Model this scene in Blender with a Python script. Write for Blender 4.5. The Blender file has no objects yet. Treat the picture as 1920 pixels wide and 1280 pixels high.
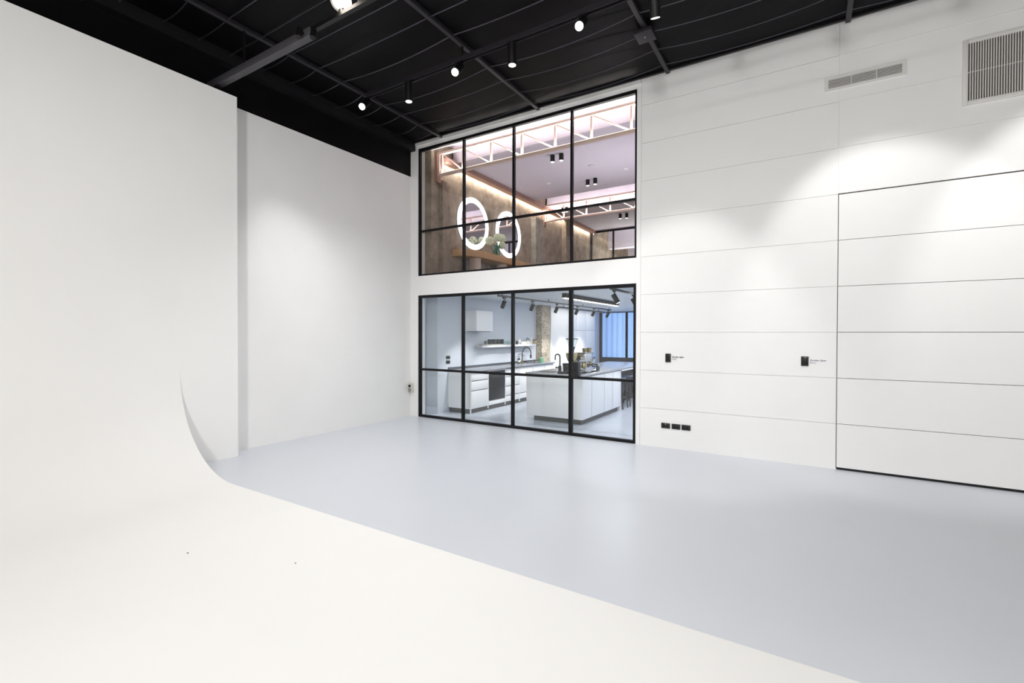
import bpy, bmesh, math, random
from mathutils import Vector, Matrix
random.seed(7)
S = bpy.context.scene
COL = S.collection
PI = math.pi

# ------------------------------------------------------------------ materials
def lin(c):
    return tuple((v/255/12.92 if v/255 <= .04045 else ((v/255+.055)/1.055)**2.4) for v in c)

MATS = {}
def mat(name, rgb, rough=.5, metal=0., spec=.5, noise=0., nscale=8., bump=0., bscale=60., emit=None, estr=0., coat=0.):
    m = bpy.data.materials.new(name); m.use_nodes = True
    nt = m.node_tree; b = nt.nodes['Principled BSDF']
    c = lin(rgb)+(1,)
    b.inputs['Base Color'].default_value = c
    b.inputs['Roughness'].default_value = rough
    b.inputs['Metallic'].default_value = metal
    b.inputs['Specular IOR Level'].default_value = spec
    b.inputs['Coat Weight'].default_value = coat
    tc = nt.nodes.new('ShaderNodeTexCoord')
    if noise:
        n = nt.nodes.new('ShaderNodeTexNoise'); n.inputs['Scale'].default_value = nscale; n.inputs['Detail'].default_value = 5
        r = nt.nodes.new('ShaderNodeValToRGB')
        r.color_ramp.elements[0].position = .3; r.color_ramp.elements[1].position = .7
        r.color_ramp.elements[0].color = tuple(v*(1-noise) for v in c[:3])+(1,)
        r.color_ramp.elements[1].color = tuple(min(1, v*(1+noise)) for v in c[:3])+(1,)
        nt.links.new(tc.outputs['Object'], n.inputs['Vector']); nt.links.new(n.outputs['Fac'], r.inputs['Fac'])
        nt.links.new(r.outputs['Color'], b.inputs['Base Color'])
    if bump:
        n = nt.nodes.new('ShaderNodeTexNoise'); n.inputs['Scale'].default_value = bscale; n.inputs['Detail'].default_value = 4
        u = nt.nodes.new('ShaderNodeBump'); u.inputs['Strength'].default_value = bump; u.inputs['Distance'].default_value = .01
        nt.links.new(tc.outputs['Object'], n.inputs['Vector']); nt.links.new(n.outputs['Fac'], u.inputs['Height'])
        nt.links.new(u.outputs['Normal'], b.inputs['Normal'])
    if emit:
        b.inputs['Emission Color'].default_value = lin(emit)+(1,)
        b.inputs['Emission Strength'].default_value = estr
    MATS[name] = m
    return m

def glass_mat(name, tint, refl=1.0):
    m = bpy.data.materials.new(name); m.use_nodes = True
    nt = m.node_tree; nt.nodes.clear()
    out = nt.nodes.new('ShaderNodeOutputMaterial')
    t = nt.nodes.new('ShaderNodeBsdfTransparent'); t.inputs['Color'].default_value = tint+(1,)
    g = nt.nodes.new('ShaderNodeBsdfGlossy'); g.inputs['Roughness'].default_value = 0.0
    lw = nt.nodes.new('ShaderNodeLayerWeight'); lw.inputs['Blend'].default_value = .5
    p = nt.nodes.new('ShaderNodeMath'); p.operation = 'POWER'; p.inputs[1].default_value = 5
    a = nt.nodes.new('ShaderNodeMath'); a.operation = 'MULTIPLY_ADD'
    a.inputs[1].default_value = .96*refl; a.inputs[2].default_value = .04*refl
    mx = nt.nodes.new('ShaderNodeMixShader')
    nt.links.new(lw.outputs['Facing'], p.inputs[0]); nt.links.new(p.outputs[0], a.inputs[0])
    nt.links.new(a.outputs[0], mx.inputs[0]); nt.links.new(t.outputs[0], mx.inputs[1]); nt.links.new(g.outputs[0], mx.inputs[2])
    nt.links.new(mx.outputs[0], out.inputs[0])
    MATS[name] = m
    return m

white = mat('white_paint', (238, 237, 235), .62, spec=.25, noise=.012, nscale=2.2)
cyc_white = mat('cyclorama_paint', (242, 241, 239), .7, spec=.2, noise=.008, nscale=1.5)
panel_white = mat('panel_paint', (240, 239, 238), .45, spec=.3, noise=.008, nscale=3)
black_paint = mat('black_paint', (5, 4, 6), .6, spec=.15, noise=.2, nscale=3)
black_foil = mat('black_foil', (4, 3, 5), .5, spec=.12, noise=.3, nscale=2, bump=.35, bscale=5)
black_steel = mat('black_steel', (20, 19, 21), .42, spec=.4)
purlin_grey = mat('dark_purlin', (36, 34, 39), .45, spec=.4)
batten_mat = mat('glossy_batten', (92, 90, 98), .28, metal=.85)
frame_black = mat('window_frame_black', (12, 12, 15), .45, spec=.25)
lamp_black = mat('lamp_black', (11, 11, 12), .45, spec=.35)
rubber = mat('rubber_black', (8, 8, 9), .8)
plastic_black = mat('switch_black', (16, 16, 18), .35)
epoxy = mat('epoxy_floor', (212, 216, 223), .3, spec=.45, noise=.012, nscale=1.3, bump=.02, bscale=3)
kfloor = mat('kitchen_floor', (200, 205, 216), .25, spec=.5, noise=.03, nscale=2)
glass = glass_mat('window_glass', (.968, .984, .984))
glass_up = glass_mat('upper_window_glass', (.96, .955, .95), .8)
clear = glass_mat('clear_glass', (.93, .96, .95))
kwall = mat('kitchen_wall_paint', (206, 211, 220), .55, noise=.01)
kceil = mat('kitchen_ceiling_paint', (216, 220, 225), .6, noise=.01)
cab_white = mat('cabinet_white', (236, 236, 238), .35, spec=.4, noise=.006)
cab_gap = mat('kickboard_grey', (92, 90, 88), .5)
stone = mat('stainless_worktop', (196, 198, 202), .26, metal=.7, noise=.04, nscale=30)
pull_grey = mat('finger_pull_shade', (128, 126, 126), .6)
seam_dark = mat('dark_seam', (44, 44, 46), .8)
oven_black = mat('oven_black', (26, 26, 29), .3, noise=.3, nscale=14)
black_matt = mat('black_fixture', (18, 18, 19), .4)
charcoal = mat('charcoal_ceramic', (52, 54, 56), .5, noise=.2, nscale=40)
white_cer = mat('white_ceramic', (240, 238, 232), .3)
chrome = mat('chrome', (205, 207, 210), .12, metal=1.)
brass = mat('brushed_gold', (176, 160, 118), .25, metal=1.)
gold_cup = mat('smoked_gold_glass', (150, 134, 90), .2, metal=.5)
green_can = mat('green_can', (92, 166, 128), .4)
wicker = mat('woven_basket', (186, 168, 140), .8, noise=.35, nscale=60, bump=.6, bscale=80)
leaf = mat('dark_leaf', (34, 42, 30), .6)
amber = mat('dark_amber_glass', (30, 24, 20), .15)
label_paper = mat('paper_label', (228, 226, 220), .7)
mirror_m = mat('mirror_silver', (232, 232, 236), .01, metal=1.)
oak = mat('pale_oak', (176, 138, 92), .5, noise=.14, nscale=3)
oak_dark = mat('shadowed_timber', (120, 92, 66), .55, noise=.15, nscale=4)
post_mat = mat('plaster_leg', (196, 180, 168), .7)
truss_paint = mat('truss_paint', (222, 198, 186), .5, noise=.02)
truss_brown = mat('brown_steel', (158, 126, 114), .55, noise=.05)
up_ceil = mat('upper_ceiling_paint', (212, 206, 218), .7, noise=.01)
up_floor = mat('upper_floor', (120, 108, 98), .5, noise=.1)
stool_m = mat('stool_metal', (58, 57, 60), .4, metal=.5)
seat_m = mat('stool_seat', (96, 108, 130), .3)
beige_plastic = mat('beige_plastic', (206, 204, 192), .5)
petal = mat('hydrangea_petals', (206, 214, 186), .7, noise=.25, nscale=40)
stem_green = mat('stem_green', (74, 112, 70), .6)
vase_glass = glass_mat('green_vase_glass', (.55, .78, .72), 1.2)
ink = mat('dark_lettering', (58, 56, 60), .6)
ink_pale = mat('violet_lettering', (120, 112, 140), .6)
speck_m = mat('dark_speck', (60, 58, 55), .8)
vent_white = mat('vent_white', (222, 220, 216), .5)
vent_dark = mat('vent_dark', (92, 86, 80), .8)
lens_dim = mat('downlight_lens', (255, 255, 255), .3, emit=(255, 250, 240), estr=3)
lens_hot = mat('lamp_lens', (255, 255, 255), .3, emit=(255, 253, 246), estr=14)
flood_hot = mat('flood_lens', (255, 255, 255), .3, emit=(255, 246, 230), estr=25)
led_warm = mat('warm_led', (255, 255, 255), .4, emit=(255, 236, 222), estr=3.5)
led_ring = mat('ring_led', (255, 255, 255), .4, emit=(240, 246, 255), estr=3.2)
led_bar = mat('bar_led', (255, 255, 255), .4, emit=(255, 240, 216), estr=10)

def concrete_mat(name, rgb, dark, rows=2.0):
    m = mat(name, rgb, .85, spec=.2, bump=.5, bscale=22)
    nt = m.node_tree; b = nt.nodes['Principled BSDF']
    tc = nt.nodes['Texture Coordinate']
    sep = nt.nodes.new('ShaderNodeSeparateXYZ'); cmb = nt.nodes.new('ShaderNodeCombineXYZ')
    ad = nt.nodes.new('ShaderNodeMath'); ad.operation = 'ADD'
    nt.links.new(tc.outputs['Object'], sep.inputs[0])
    nt.links.new(sep.outputs['X'], ad.inputs[0]); nt.links.new(sep.outputs['Y'], ad.inputs[1])
    nt.links.new(ad.outputs[0], cmb.inputs['X']); nt.links.new(sep.outputs['Z'], cmb.inputs['Y'])
    br = nt.nodes.new('ShaderNodeTexBrick')
    br.inputs['Scale'].default_value = rows; br.inputs['Mortar Size'].default_value = .004
    br.inputs['Brick Width'].default_value = 3.2; br.inputs['Row Height'].default_value = .6
    br.inputs['Color1'].default_value = lin(rgb)+(1,); br.inputs['Color2'].default_value = tuple(v*.86 for v in lin(rgb))+(1,)
    br.inputs['Mortar'].default_value = lin(dark)+(1,)
    nt.links.new(cmb.outputs[0], br.inputs['Vector'])
    n = nt.nodes.new('ShaderNodeTexNoise'); n.inputs['Scale'].default_value = 3.5; n.inputs['Detail'].default_value = 9; n.inputs['Roughness'].default_value = .7
    nt.links.new(tc.outputs['Object'], n.inputs['Vector'])
    r = nt.nodes.new('ShaderNodeValToRGB')
    r.color_ramp.elements[0].position = .33; r.color_ramp.elements[0].color = (.5, .46, .42, 1)
    r.color_ramp.elements[1].position = .66; r.color_ramp.elements[1].color = (1.1, 1.08, 1.05, 1)
    nt.links.new(n.outputs['Fac'], r.inputs['Fac'])
    mx = nt.nodes.new('ShaderNodeMix'); mx.data_type = 'RGBA'; mx.blend_type = 'MULTIPLY'
    mx.inputs['Factor'].default_value = 1
    nt.links.new(br.outputs['Color'], mx.inputs['A']); nt.links.new(r.outputs['Color'], mx.inputs['B'])
    nt.links.new(mx.outputs['Result'], b.inputs['Base Color'])
    return m
concrete = concrete_mat('board_marked_concrete', (162, 151, 137), (120, 109, 96))
concrete_grey = concrete_mat('smooth_concrete', (168, 166, 156), (150, 148, 140), 1.0)

def brick_mat():
    m = mat('pale_brick', (206, 190, 168), .9, spec=.15, bump=.8, bscale=30)
    nt = m.node_tree; b = nt.nodes['Principled BSDF']; tc = nt.nodes['Texture Coordinate']
    sep = nt.nodes.new('ShaderNodeSeparateXYZ'); cmb = nt.nodes.new('ShaderNodeCombineXYZ')
    ad = nt.nodes.new('ShaderNodeMath'); ad.operation = 'ADD'
    nt.links.new(tc.outputs['Object'], sep.inputs[0])
    nt.links.new(sep.outputs['X'], ad.inputs[0]); nt.links.new(sep.outputs['Y'], ad.inputs[1])
    nt.links.new(ad.outputs[0], cmb.inputs['X']); nt.links.new(sep.outputs['Z'], cmb.inputs['Y'])
    br = nt.nodes.new('ShaderNodeTexBrick'); br.inputs['Scale'].default_value = 1
    br.inputs['Brick Width'].default_value = .38; br.inputs['Row Height'].default_value = .165; br.inputs['Mortar Size'].default_value = .01
    br.inputs['Color1'].default_value = lin((214, 204, 188))+(1,); br.inputs['Color2'].default_value = lin((184, 172, 154))+(1,)
    br.inputs['Mortar'].default_value = lin((206, 198, 186))+(1,)
    nt.links.new(cmb.outputs[0], br.inputs['Vector'])
    n2 = nt.nodes.new('ShaderNodeTexNoise'); n2.inputs['Scale'].default_value = 26; n2.inputs['Detail'].default_value = 6
    nt.links.new(tc.outputs['Object'], n2.inputs['Vector'])
    r2 = nt.nodes.new('ShaderNodeValToRGB'); r2.color_ramp.elements[0].position = .35; r2.color_ramp.elements[1].position = .62
    r2.color_ramp.elements[0].color = (.5, .46, .4, 1); r2.color_ramp.elements[1].color = (1.08, 1.06, 1.04, 1)
    nt.links.new(n2.outputs['Fac'], r2.inputs['Fac'])
    mx = nt.nodes.new('ShaderNodeMix'); mx.data_type = 'RGBA'; mx.blend_type = 'MULTIPLY'; mx.inputs['Factor'].default_value = 1
    nt.links.new(br.outputs['Color'], mx.inputs['A']); nt.links.new(r2.outputs['Color'], mx.inputs['B'])
    nt.links.new(mx.outputs['Result'], b.inputs['Base Color'])
    return m
brick = brick_mat()

def curtain_mat():
    m = bpy.data.materials.new('sheer_curtain'); m.use_nodes = True
    nt = m.node_tree; nt.nodes.clear()
    out = nt.nodes.new('ShaderNodeOutputMaterial')
    d = nt.nodes.new('ShaderNodeBsdfDiffuse'); d.inputs['Color'].default_value = lin((206, 220, 244))+(1,)
    t = nt.nodes.new('ShaderNodeBsdfTranslucent'); t.inputs['Color'].default_value = lin((206, 222, 250))+(1,)
    x = nt.nodes.new('ShaderNodeMixShader'); x.inputs[0].default_value = .6
    nt.links.new(d.outputs[0], x.inputs[1]); nt.links.new(t.outputs[0], x.inputs[2]); nt.links.new(x.outputs[0], out.inputs[0])
    return m
curtain_m = curtain_mat()

# ------------------------------------------------------------------ mesh helpers
class MB:
    def __init__(s): s.bm = bmesh.new()
    def box(s, x0, x1, y0, y1, z0, z1):
        v = [s.bm.verts.new((x, y, z)) for z in (z0, z1) for y in (y0, y1) for x in (x0, x1)]
        for f in ((0, 2, 3, 1), (4, 5, 7, 6), (0, 1, 5, 4), (2, 6, 7, 3), (0, 4, 6, 2), (1, 3, 7, 5)):
            s.bm.faces.new([v[i] for i in f])
        return s
    def _ring(s, c, ax, r, n, ref=None):
        ax = ax.normalized()
        u = ref if ref is not None else (Vector((0, 0, 1)) if abs(ax.z) < .9 else Vector((1, 0, 0)))
        u = (u-ax*u.dot(ax)).normalized(); w = ax.cross(u)
        return [s.bm.verts.new(c+r*(math.cos(2*PI*i/n)*u+math.sin(2*PI*i/n)*w)) for i in range(n)]
    def _bridge(s, a, b):
        n = len(a)
        for i in range(n): s.bm.faces.new((a[i], a[(i+1) % n], b[(i+1) % n], b[i]))
    def cyl(s, p0, p1, r0, r1=None, n=24, cap=True):
        p0, p1 = Vector(p0), Vector(p1); r1 = r0 if r1 is None else r1
        a = s._ring(p0, p1-p0, r0, n); b = s._ring(p1, p1-p0, r1, n)
        s._bridge(a, b)
        if cap: s.bm.faces.new(a[::-1]); s.bm.faces.new(b)
        return s
    def tube(s, pts, r, n=10):
        pts = [Vector(p) for p in pts]; prev = None; ref = None
        for i, p in enumerate(pts):
            d = (pts[min(i+1, len(pts)-1)]-pts[max(i-1, 0)]).normalized()
            if ref is None: ref = Vector((0, 0, 1)) if abs(d.z) < .9 else Vector((1, .3, 0))
            ref = (ref-d*ref.dot(d)).normalized()
            ring = s._ring(p, d, r if not callable(r) else r(i/(len(pts)-1)), n, ref)
            if prev: s._bridge(prev, ring)
            else: s.bm.faces.new(ring[::-1])
            prev = ring
        s.bm.faces.new(prev)
        return s
    def lathe(s, prof, c, n=28):
        prev = None; c = Vector(c)
        for r, z in prof:
            if r < 1e-5: ring = [s.bm.verts.new(c+Vector((0, 0, z)))]
            else: ring = [s.bm.verts.new(c+Vector((r*math.cos(2*PI*i/n), r*math.sin(2*PI*i/n), z))) for i in range(n)]
            if prev:
                if len(prev) == 1 and len(ring) > 1:
                    for i in range(n): s.bm.faces.new((prev[0], ring[(i+1) % n], ring[i]))
                elif len(ring) == 1 and len(prev) > 1:
                    for i in range(n): s.bm.faces.new((prev[i], prev[(i+1) % n], ring[0]))
                else: s._bridge(prev, ring)
            prev = ring
        return s
    def prism(s, poly, axis, a0, a1):
        def P(u, v, a): return {'x': (a, u, v), 'y': (u, a, v), 'z': (u, v, a)}[axis]
        a = [s.bm.verts.new(P(u, v, a0)) for u, v in poly]; b = [s.bm.verts.new(P(u, v, a1)) for u, v in poly]
        s._bridge(a, b); s.bm.faces.new(a[::-1]); s.bm.faces.new(b)
        return s
    def bar(s, p0, p1, w, h):
        p0, p1 = Vector(p0), Vector(p1); d = (p1-p0).normalized()
        u = Vector((0, 0, 1)) if abs(d.z) < .95 else Vector((1, 0, 0))
        u = (u-d*u.dot(d)).normalized(); v = d.cross(u)
        A = [[s.bm.verts.new(p+v*(a*w/2)+u*(b*h/2)) for a, b in ((-1, -1), (1, -1), (1, 1), (-1, 1))] for p in (p0, p1)]
        s._bridge(A[0], A[1]); s.bm.faces.new(A[0][::-1]); s.bm.faces.new(A[1])
        return s
    def ball(s, c, r, sub=2, jit=0., sq=1.):
        res = bmesh.ops.create_icosphere(s.bm, subdivisions=sub, radius=1)
        for v in res['verts']:
            k = r*(1+random.uniform(-jit, jit)); v.co = Vector((v.co.x*k, v.co.y*k, v.co.z*k*sq))+Vector(c)
        return s
    def build(s, name, m, parent=None, bevel=0., seg=2, origin=None):
        bm = s.bm
        bmesh.ops.recalc_face_normals(bm, faces=bm.faces)
        if bevel:
            bmesh.ops.bevel(bm, geom=list(bm.edges), offset=bevel, segments=seg, affect='EDGES', profile=.5, clamp_overlap=True)
        for f in bm.faces: f.smooth = True
        for e in bm.edges:
            if len(e.link_faces) == 2 and e.calc_face_angle(0) > math.radians(38): e.smooth = False
        if parent is None:
            if origin is None:
                xs = [v.co for v in bm.verts]
                origin = Vector(((min(v.x for v in xs)+max(v.x for v in xs))/2, (min(v.y for v in xs)+max(v.y for v in xs))/2, min(v.z for v in xs)))
            org = Vector(origin)
        else:
            org = ORG[parent.name]
        for v in bm.verts: v.co -= org
        me = bpy.data.meshes.new(name); bm.to_mesh(me); bm.free()
        o = bpy.data.objects.new(name, me); COL.objects.link(o)
        if m: me.materials.append(m)
        if parent is None: o.location = org
        else: o.parent = parent
        ORG[o.name] = org
        return o
ORG = {}

def tag(o, label, cat, group=None, kind=None):
    o['label'] = label; o['category'] = cat
    if group: o['group'] = group
    if kind: o['kind'] = kind
    return o
def thing(name, label, cat, loc, group=None, kind=None):
    o = bpy.data.objects.new(name, None); COL.objects.link(o); o.location = loc
    o.empty_display_size = .1
    ORG[o.name] = Vector(loc)
    return tag(o, label, cat, group, kind)
def struct(name, mb, m, label, cat, parent=None, **k):
    o = mb.build(name, m, parent, **k)
    return tag(o, label, cat, kind='structure')

# ------------------------------------------------------------------ the studio shell
YW = 7.05            # studio face of the panelled wall
XL = -6.82           # studio face of the far-left wall
XC = -6.52           # face of the cyclorama wall
HW = 4.82            # top of the white paint on the left
HC = 5.47            # ceiling lining
XR, YB = 7.5, -5.2

struct('floor', MB().box(-7.2, XR+.2, YB-.2, YW+.02, -.1, 0), epoxy, 'smooth pale blue-grey epoxy floor of the studio', 'floor')
struct('floor_kitchen', MB().box(-7.2, -1.8, YW+.02, 17.6, -.1, 0), kfloor, 'pale grey polished floor of the kitchen behind the glass', 'floor')

# cyclorama: floor slab, cove and wall in one painted sweep
R_ = 1.22; prof = [(6.6, 0.0), (6.6, .008)]
n = 28
prof += [(XC+R_-R_*math.sin(PI/2*i/n), .008+R_-R_*math.cos(PI/2*i/n)) for i in range(n+1)]
prof += [(XC, R_+.02), (XC, R_+.2), (XC, HW), (XL-.05, HW), (XL-.05, 0.0)]
struct('wall_cyclorama', MB().prism(prof, 'y', YB+.02, 2.765), cyc_white, 'white infinity cove sweeping from floor up the left wall', 'cyclorama')
struct('wall_left', MB().box(-7.1, XL, YB-.2, YW, 0, HW), white, 'white left wall beyond the cove', 'wall')
struct('wall_left_stub', MB().box(XL+.001, XC, 2.765, 3.462, 0, HW), cyc_white, 'raised white wall stub that continues the cyclorama past its cove', 'wall')
struct('wall_left_upper', MB().box(-7.1, XL+.003, YB-.2, YW-.005, HW, HC+.1), black_paint, 'black band of wall above the white left wall', 'wall')
struct('wall_front', MB().box(-7.1, XR+.2, YB-.2, YB, 0, HC+.1), cyc_white, 'white wall behind the camera', 'wall')
struct('wall_east', MB().box(XR, XR+.2, YB, YW+.3, 0, HC+.1), white, 'white wall closing the far end of the studio', 'wall')
struct('ceiling', MB().box(-7.2, XR+.2, YB-.2, YW+.3, HC+.005, HC+.12), black_foil, 'black lined ceiling of the studio', 'ceiling')
struct('beam_left', MB().box(XL, XL+.13, YB, YW-.002, 5.31, HC+.01), black_steel, 'black steel beam running along the top of left wall', 'beam')
PX = [-5.99, -3.87, -1.74, .38, 2.5, 4.62, 6.7]
for x in PX:
    struct('beam_purlin', MB().box(x-.028, x+.028, YB, YW-.03, 5.415, HC+.006), purlin_grey,
           'slim dark steel purlin crossing the black ceiling', 'beam', bevel=.004)['group'] = 'ceiling purlins'
# sagging battens that hold the lining between the purlins
xs_all = [-6.8]+PX+[7.45]
for k in range(13):
    y = 6.80-.415*k
    mb = MB()
    for a, b in zip(xs_all[:-1], xs_all[1:]):
        sag = .045+.05*random.random() if k < 6 else .015+.02*random.random()
        off = random.uniform(-.03, .03)
        pts = [(a+(b-a)*t/10, y+off*math.sin(PI*t/10), 5.44-sag*4*(t/10)*(1-t/10)) for t in range(11)]
        mb.tube(pts, .007, 6)
    struct('ceiling_batten', mb, batten_mat, 'thin sagging wire line running across the black ceiling lining', 'ceiling wire')['group'] = 'ceiling lining wires'

# ------------------------------------------------------------------ panelled wall with two windows and the panel door
JZ = [.5625*k for k in range(10)]
g = .0032
mb = MB()
yb0, yb1 = YW+.011, YW+.2
WX0, WX1 = -6.62, -2.2
mb.box(-7.1, WX0, YW, yb1, 0, 5.31)                         # strip beside the corner
mb.box(WX0, WX1, YW, yb1, 2.425, 2.81)                      # between the windows
mb.box(WX0, WX1, YW, yb1, 5.34, HC+.1)                      # above
mb.box(-7.1, WX0, YW+.01, yb1, 5.31, HC+.1)
mb.box(WX1, .30, yb0, yb1, 0, HC+.1)                        # backing behind panels
mb.box(.30, XR, yb0, yb1, 3.39, HC+.1)
mb.box(4.9, XR, yb0, yb1, 0, 3.39)
mb.box(WX1, -2.135, YW, yb0, 0, HC)                         # window reveal strip
for i, z in enumerate(JZ):
    z1 = JZ[i+1] if i+1 < len(JZ) else HC
    mb.box(-2.135+g, .30-g, YW, yb0+.002, z+(g if i else 0), z1-g)
    if z > 3.3: mb.box(.30+g, XR, YW, yb0+.002, z+g+.006, z1-g)
    if z < 3.3: mb.box(4.9, XR, YW, yb0+.002, z+g, z1-g)
struct('wall_right', mb, panel_white, 'long white wall of horizontal insulated panels holding two windows', 'wall')
struct('trim_fascia', MB().box(-6.68, -2.14, YW-.022, YW, 5.395, HC), white, 'white fascia strip above the upper window', 'trim')
struct('trim_black_edge', MB().box(-7.1, XR, YW-.06, YW-.0225, HC-.02, HC+.01), black_steel, 'black steel edge where ceiling lining meets the panelled wall', 'trim')

door = thing('door_panel', 'large white panel lift door flush in the right wall', 'door', (2.6, YW, 0), kind='structure')
for i in range(6):
    MB().box(.308, 4.89, YW+.002, YW+.05, (.028 if i == 0 else JZ[i]+.003), JZ[i+1]-(.006 if i == 5 else .003)).build('panel', panel_white, door)
MB().box(.306, 4.89, YW+.001, YW+.05, .002, .027).build('bottom_seal', rubber, door)['label'] = 'black rubber bottom seal'
MB().box(.29, 4.91, YW+.052, YW+.19, 0, 3.39).build('back_frame', mat('door_gap', (140, 130, 122), .8), door)

# speck marks on the white floor
for x, y, r in ((-3.927, 1.712, .007), (-3.103, 2.047, .006)):
    tag(MB().lathe([(0, 0), (r, 0), (r*.6, .003), (0, .004)], (x, y, .008), 8).build('speck', speck_m),
        'tiny dark speck on the white cove floor, ' + ('the one nearer the cove wall' if x < -3.5 else 'the one nearer the grey floor'), 'speck')

# ------------------------------------------------------------------ windows
def window(name, label, x0, x1, z0, z1, mull, hz, fw, mw, hw, gm, top=None):
    w = thing(name, label, 'window', ((x0+x1)/2, YW, z0), kind='structure')
    ya, yc = YW+.012, YW+.075
    top = top or fw
    f = MB()
    f.box(x0, x0+fw, ya, yc, z0, z1).box(x1-fw, x1, ya, yc, z0, z1)
    f.box(x0+fw, x1-fw, ya, yc, z0, z0+fw).box(x0+fw, x1-fw, ya, yc, z1-top, z1)
    f.build('window_frame', frame_black, w)
    edges = [x0+fw]
    for mx_, wd in mull:
        MB().box(mx_-wd/2, mx_+wd/2, ya+.004, yc, z0+fw, z1-top).build('mullion', frame_black, w)
        edges += [mx_-wd/2, mx_+wd/2]
    edges.append(x1-fw)
    for a, b in zip(edges[::2], edges[1::2]):
        MB().box(a, b, ya+.006, yc, hz-hw/2, hz+hw/2).build('glazing_bar', frame_black, w)
        MB().box(a, b, YW+.04, YW+.048, z0+fw, hz-hw/2).build('pane', gm, w)
        MB().box(a, b, YW+.04, YW+.048, hz+hw/2, z1-top).build('pane', gm, w)
    return w
w1 = window('window_1', 'upper black framed interior window into the mezzanine room', WX0, WX1, 2.812, 5.338,
            [(-5.497, .035), (-4.398, .035), (-3.285, .035)], 3.70, .032, .035, .035, glass_up, top=.05)
w2 = window('window_2', 'lower black framed glass wall looking into the kitchen', WX0, WX1, 0.0, 2.422,
            [(-5.513, .045), (-4.41, .045), (-3.29, .062)], .95, .045, .04, .042, glass, top=.05)
lk = MB().box(-3.262, -3.142, YW-.012, YW+.1, .955, 1.205).build('lock_box', plastic_black, w2, bevel=.004)
MB().cyl((-3.20, YW-.018, 1.07), (-3.20, YW-.011, 1.07), .016, n=16).build('keyhole', rubber, lk)

# ------------------------------------------------------------------ wall vents
v = thing('linear_vent', 'slim horizontal slotted air vent high on the panelled wall', 'vent', (.54, YW, 4.66))
x0, x1, z0, z1 = .178, .91, 4.682, 4.786
MB().box(x0-.03, x0+.012, YW-.012, YW, z0-.03, z1+.03).box(x1-.012, x1+.03, YW-.012, YW, z0-.03, z1+.03)\
    .box(x0+.012, x1-.012, YW-.012, YW, z0-.03, z0).box(x0+.012, x1-.012, YW-.012, YW, z1, z1+.03).build('frame', vent_white, v)
MB().box(x0, x1, YW-.0015, YW-.0005, z0, z1).build('backing', vent_dark, v)
mb = MB()
for i in range(6): mb.box(x0+.012, x1-.012, YW-.011, YW-.002, z0+.008+i*.0172, z0+.0145+i*.0172)
mb.build('slats', vent_white, v)
for q in (.33, .66): MB().box(x0+(x1-x0)*q-.004, x0+(x1-x0)*q+.004, YW-.0125, YW-.002, z0, z1).build('divider', vent_white, v)

v = thing('return_air_grille', 'big white air grille of upright blades at the top corner of panelled wall', 'vent', (2.05, YW, 4.14))
x0, x1, z0, z1 = 1.458, 2.66, 4.207, 4.826
MB().box(x0-.045, x0, YW-.02, YW, z0-.045, z1+.045).box(x1, x1+.045, YW-.02, YW, z0-.045, z1+.045)\
    .box(x0, x1, YW-.02, YW, z0-.045, z0).box(x0, x1, YW-.02, YW, z1, z1+.045).build('frame', vent_white, v, bevel=.004)
MB().box(x0, x1, YW-.002, YW-.0005, z0, z1).build('backing', vent_dark, v)
mb = MB(); xx = x0+.012
while xx < x1-.008:
    mb.box(xx, xx+.0085, YW-.02, YW-.003, z0, z1); xx += .0205
mb.build('blades', vent_white, v)
MB().box(x0, x1, YW-.0085, YW-.0035, (z0+z1)/2-.004, (z0+z1)/2+.004).build('crossbar', vent_white, v)

# ------------------------------------------------------------------ switches, lettering, outlets
def switch(x0, x1, z0, z1, label):
    t = thing('wall_switch', label, 'switch', ((x0+x1)/2, YW, z0))
    MB().box(x0, x1, YW-.012, YW, z0, z1).build('plate', plastic_black, t, bevel=.003)
    MB().box(x0+.012, x1-.012, YW-.016, YW-.0125, z0+.02, z1-.02).build('rocker', lamp_black, t, bevel=.002)
switch(-1.762, -1.684, 1.252, 1.377, 'black wall switch beside the words Studio light')
switch(-.073, .008, 1.261, 1.381, 'black wall switch beside the words Access door')
def text(body, x, z, size, m, bold, parent):
    c = bpy.data.curves.new('lettering', 'FONT'); c.body = body; c.size = size; c.extrude = .0006
    c.offset = bold; c.align_x = 'LEFT'
    c.materials.append(m)
    tmp = bpy.data.objects.new('tmp', c); COL.objects.link(tmp)
    me = bpy.data.meshes.new_from_object(tmp); bpy.data.objects.remove(tmp); bpy.data.curves.remove(c)
    o = bpy.data.objects.new('lettering', me); COL.objects.link(o)
    o.rotation_euler = (PI/2, 0, 0); o.parent = parent
    o.location = Vector((x, YW-.0012, z))-ORG[parent.name]
    return o
t = thing('wall_sign', 'small dark vinyl words Studio light beside the switch', 'sign', (-1.59, YW, 1.29))
text('Studio light', -1.668, 1.318, .036, ink, .0007, t); text('Relay', -1.668, 1.290, .03, ink_pale, 0, t)
t = thing('wall_sign', 'small pale vinyl words Access door next to the panel door', 'sign', (.1, YW, 1.29))
text('Access door', .024, 1.324, .034, ink_pale, .0005, t); text('Entry', .024, 1.294, .03, ink_pale, 0, t)
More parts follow.
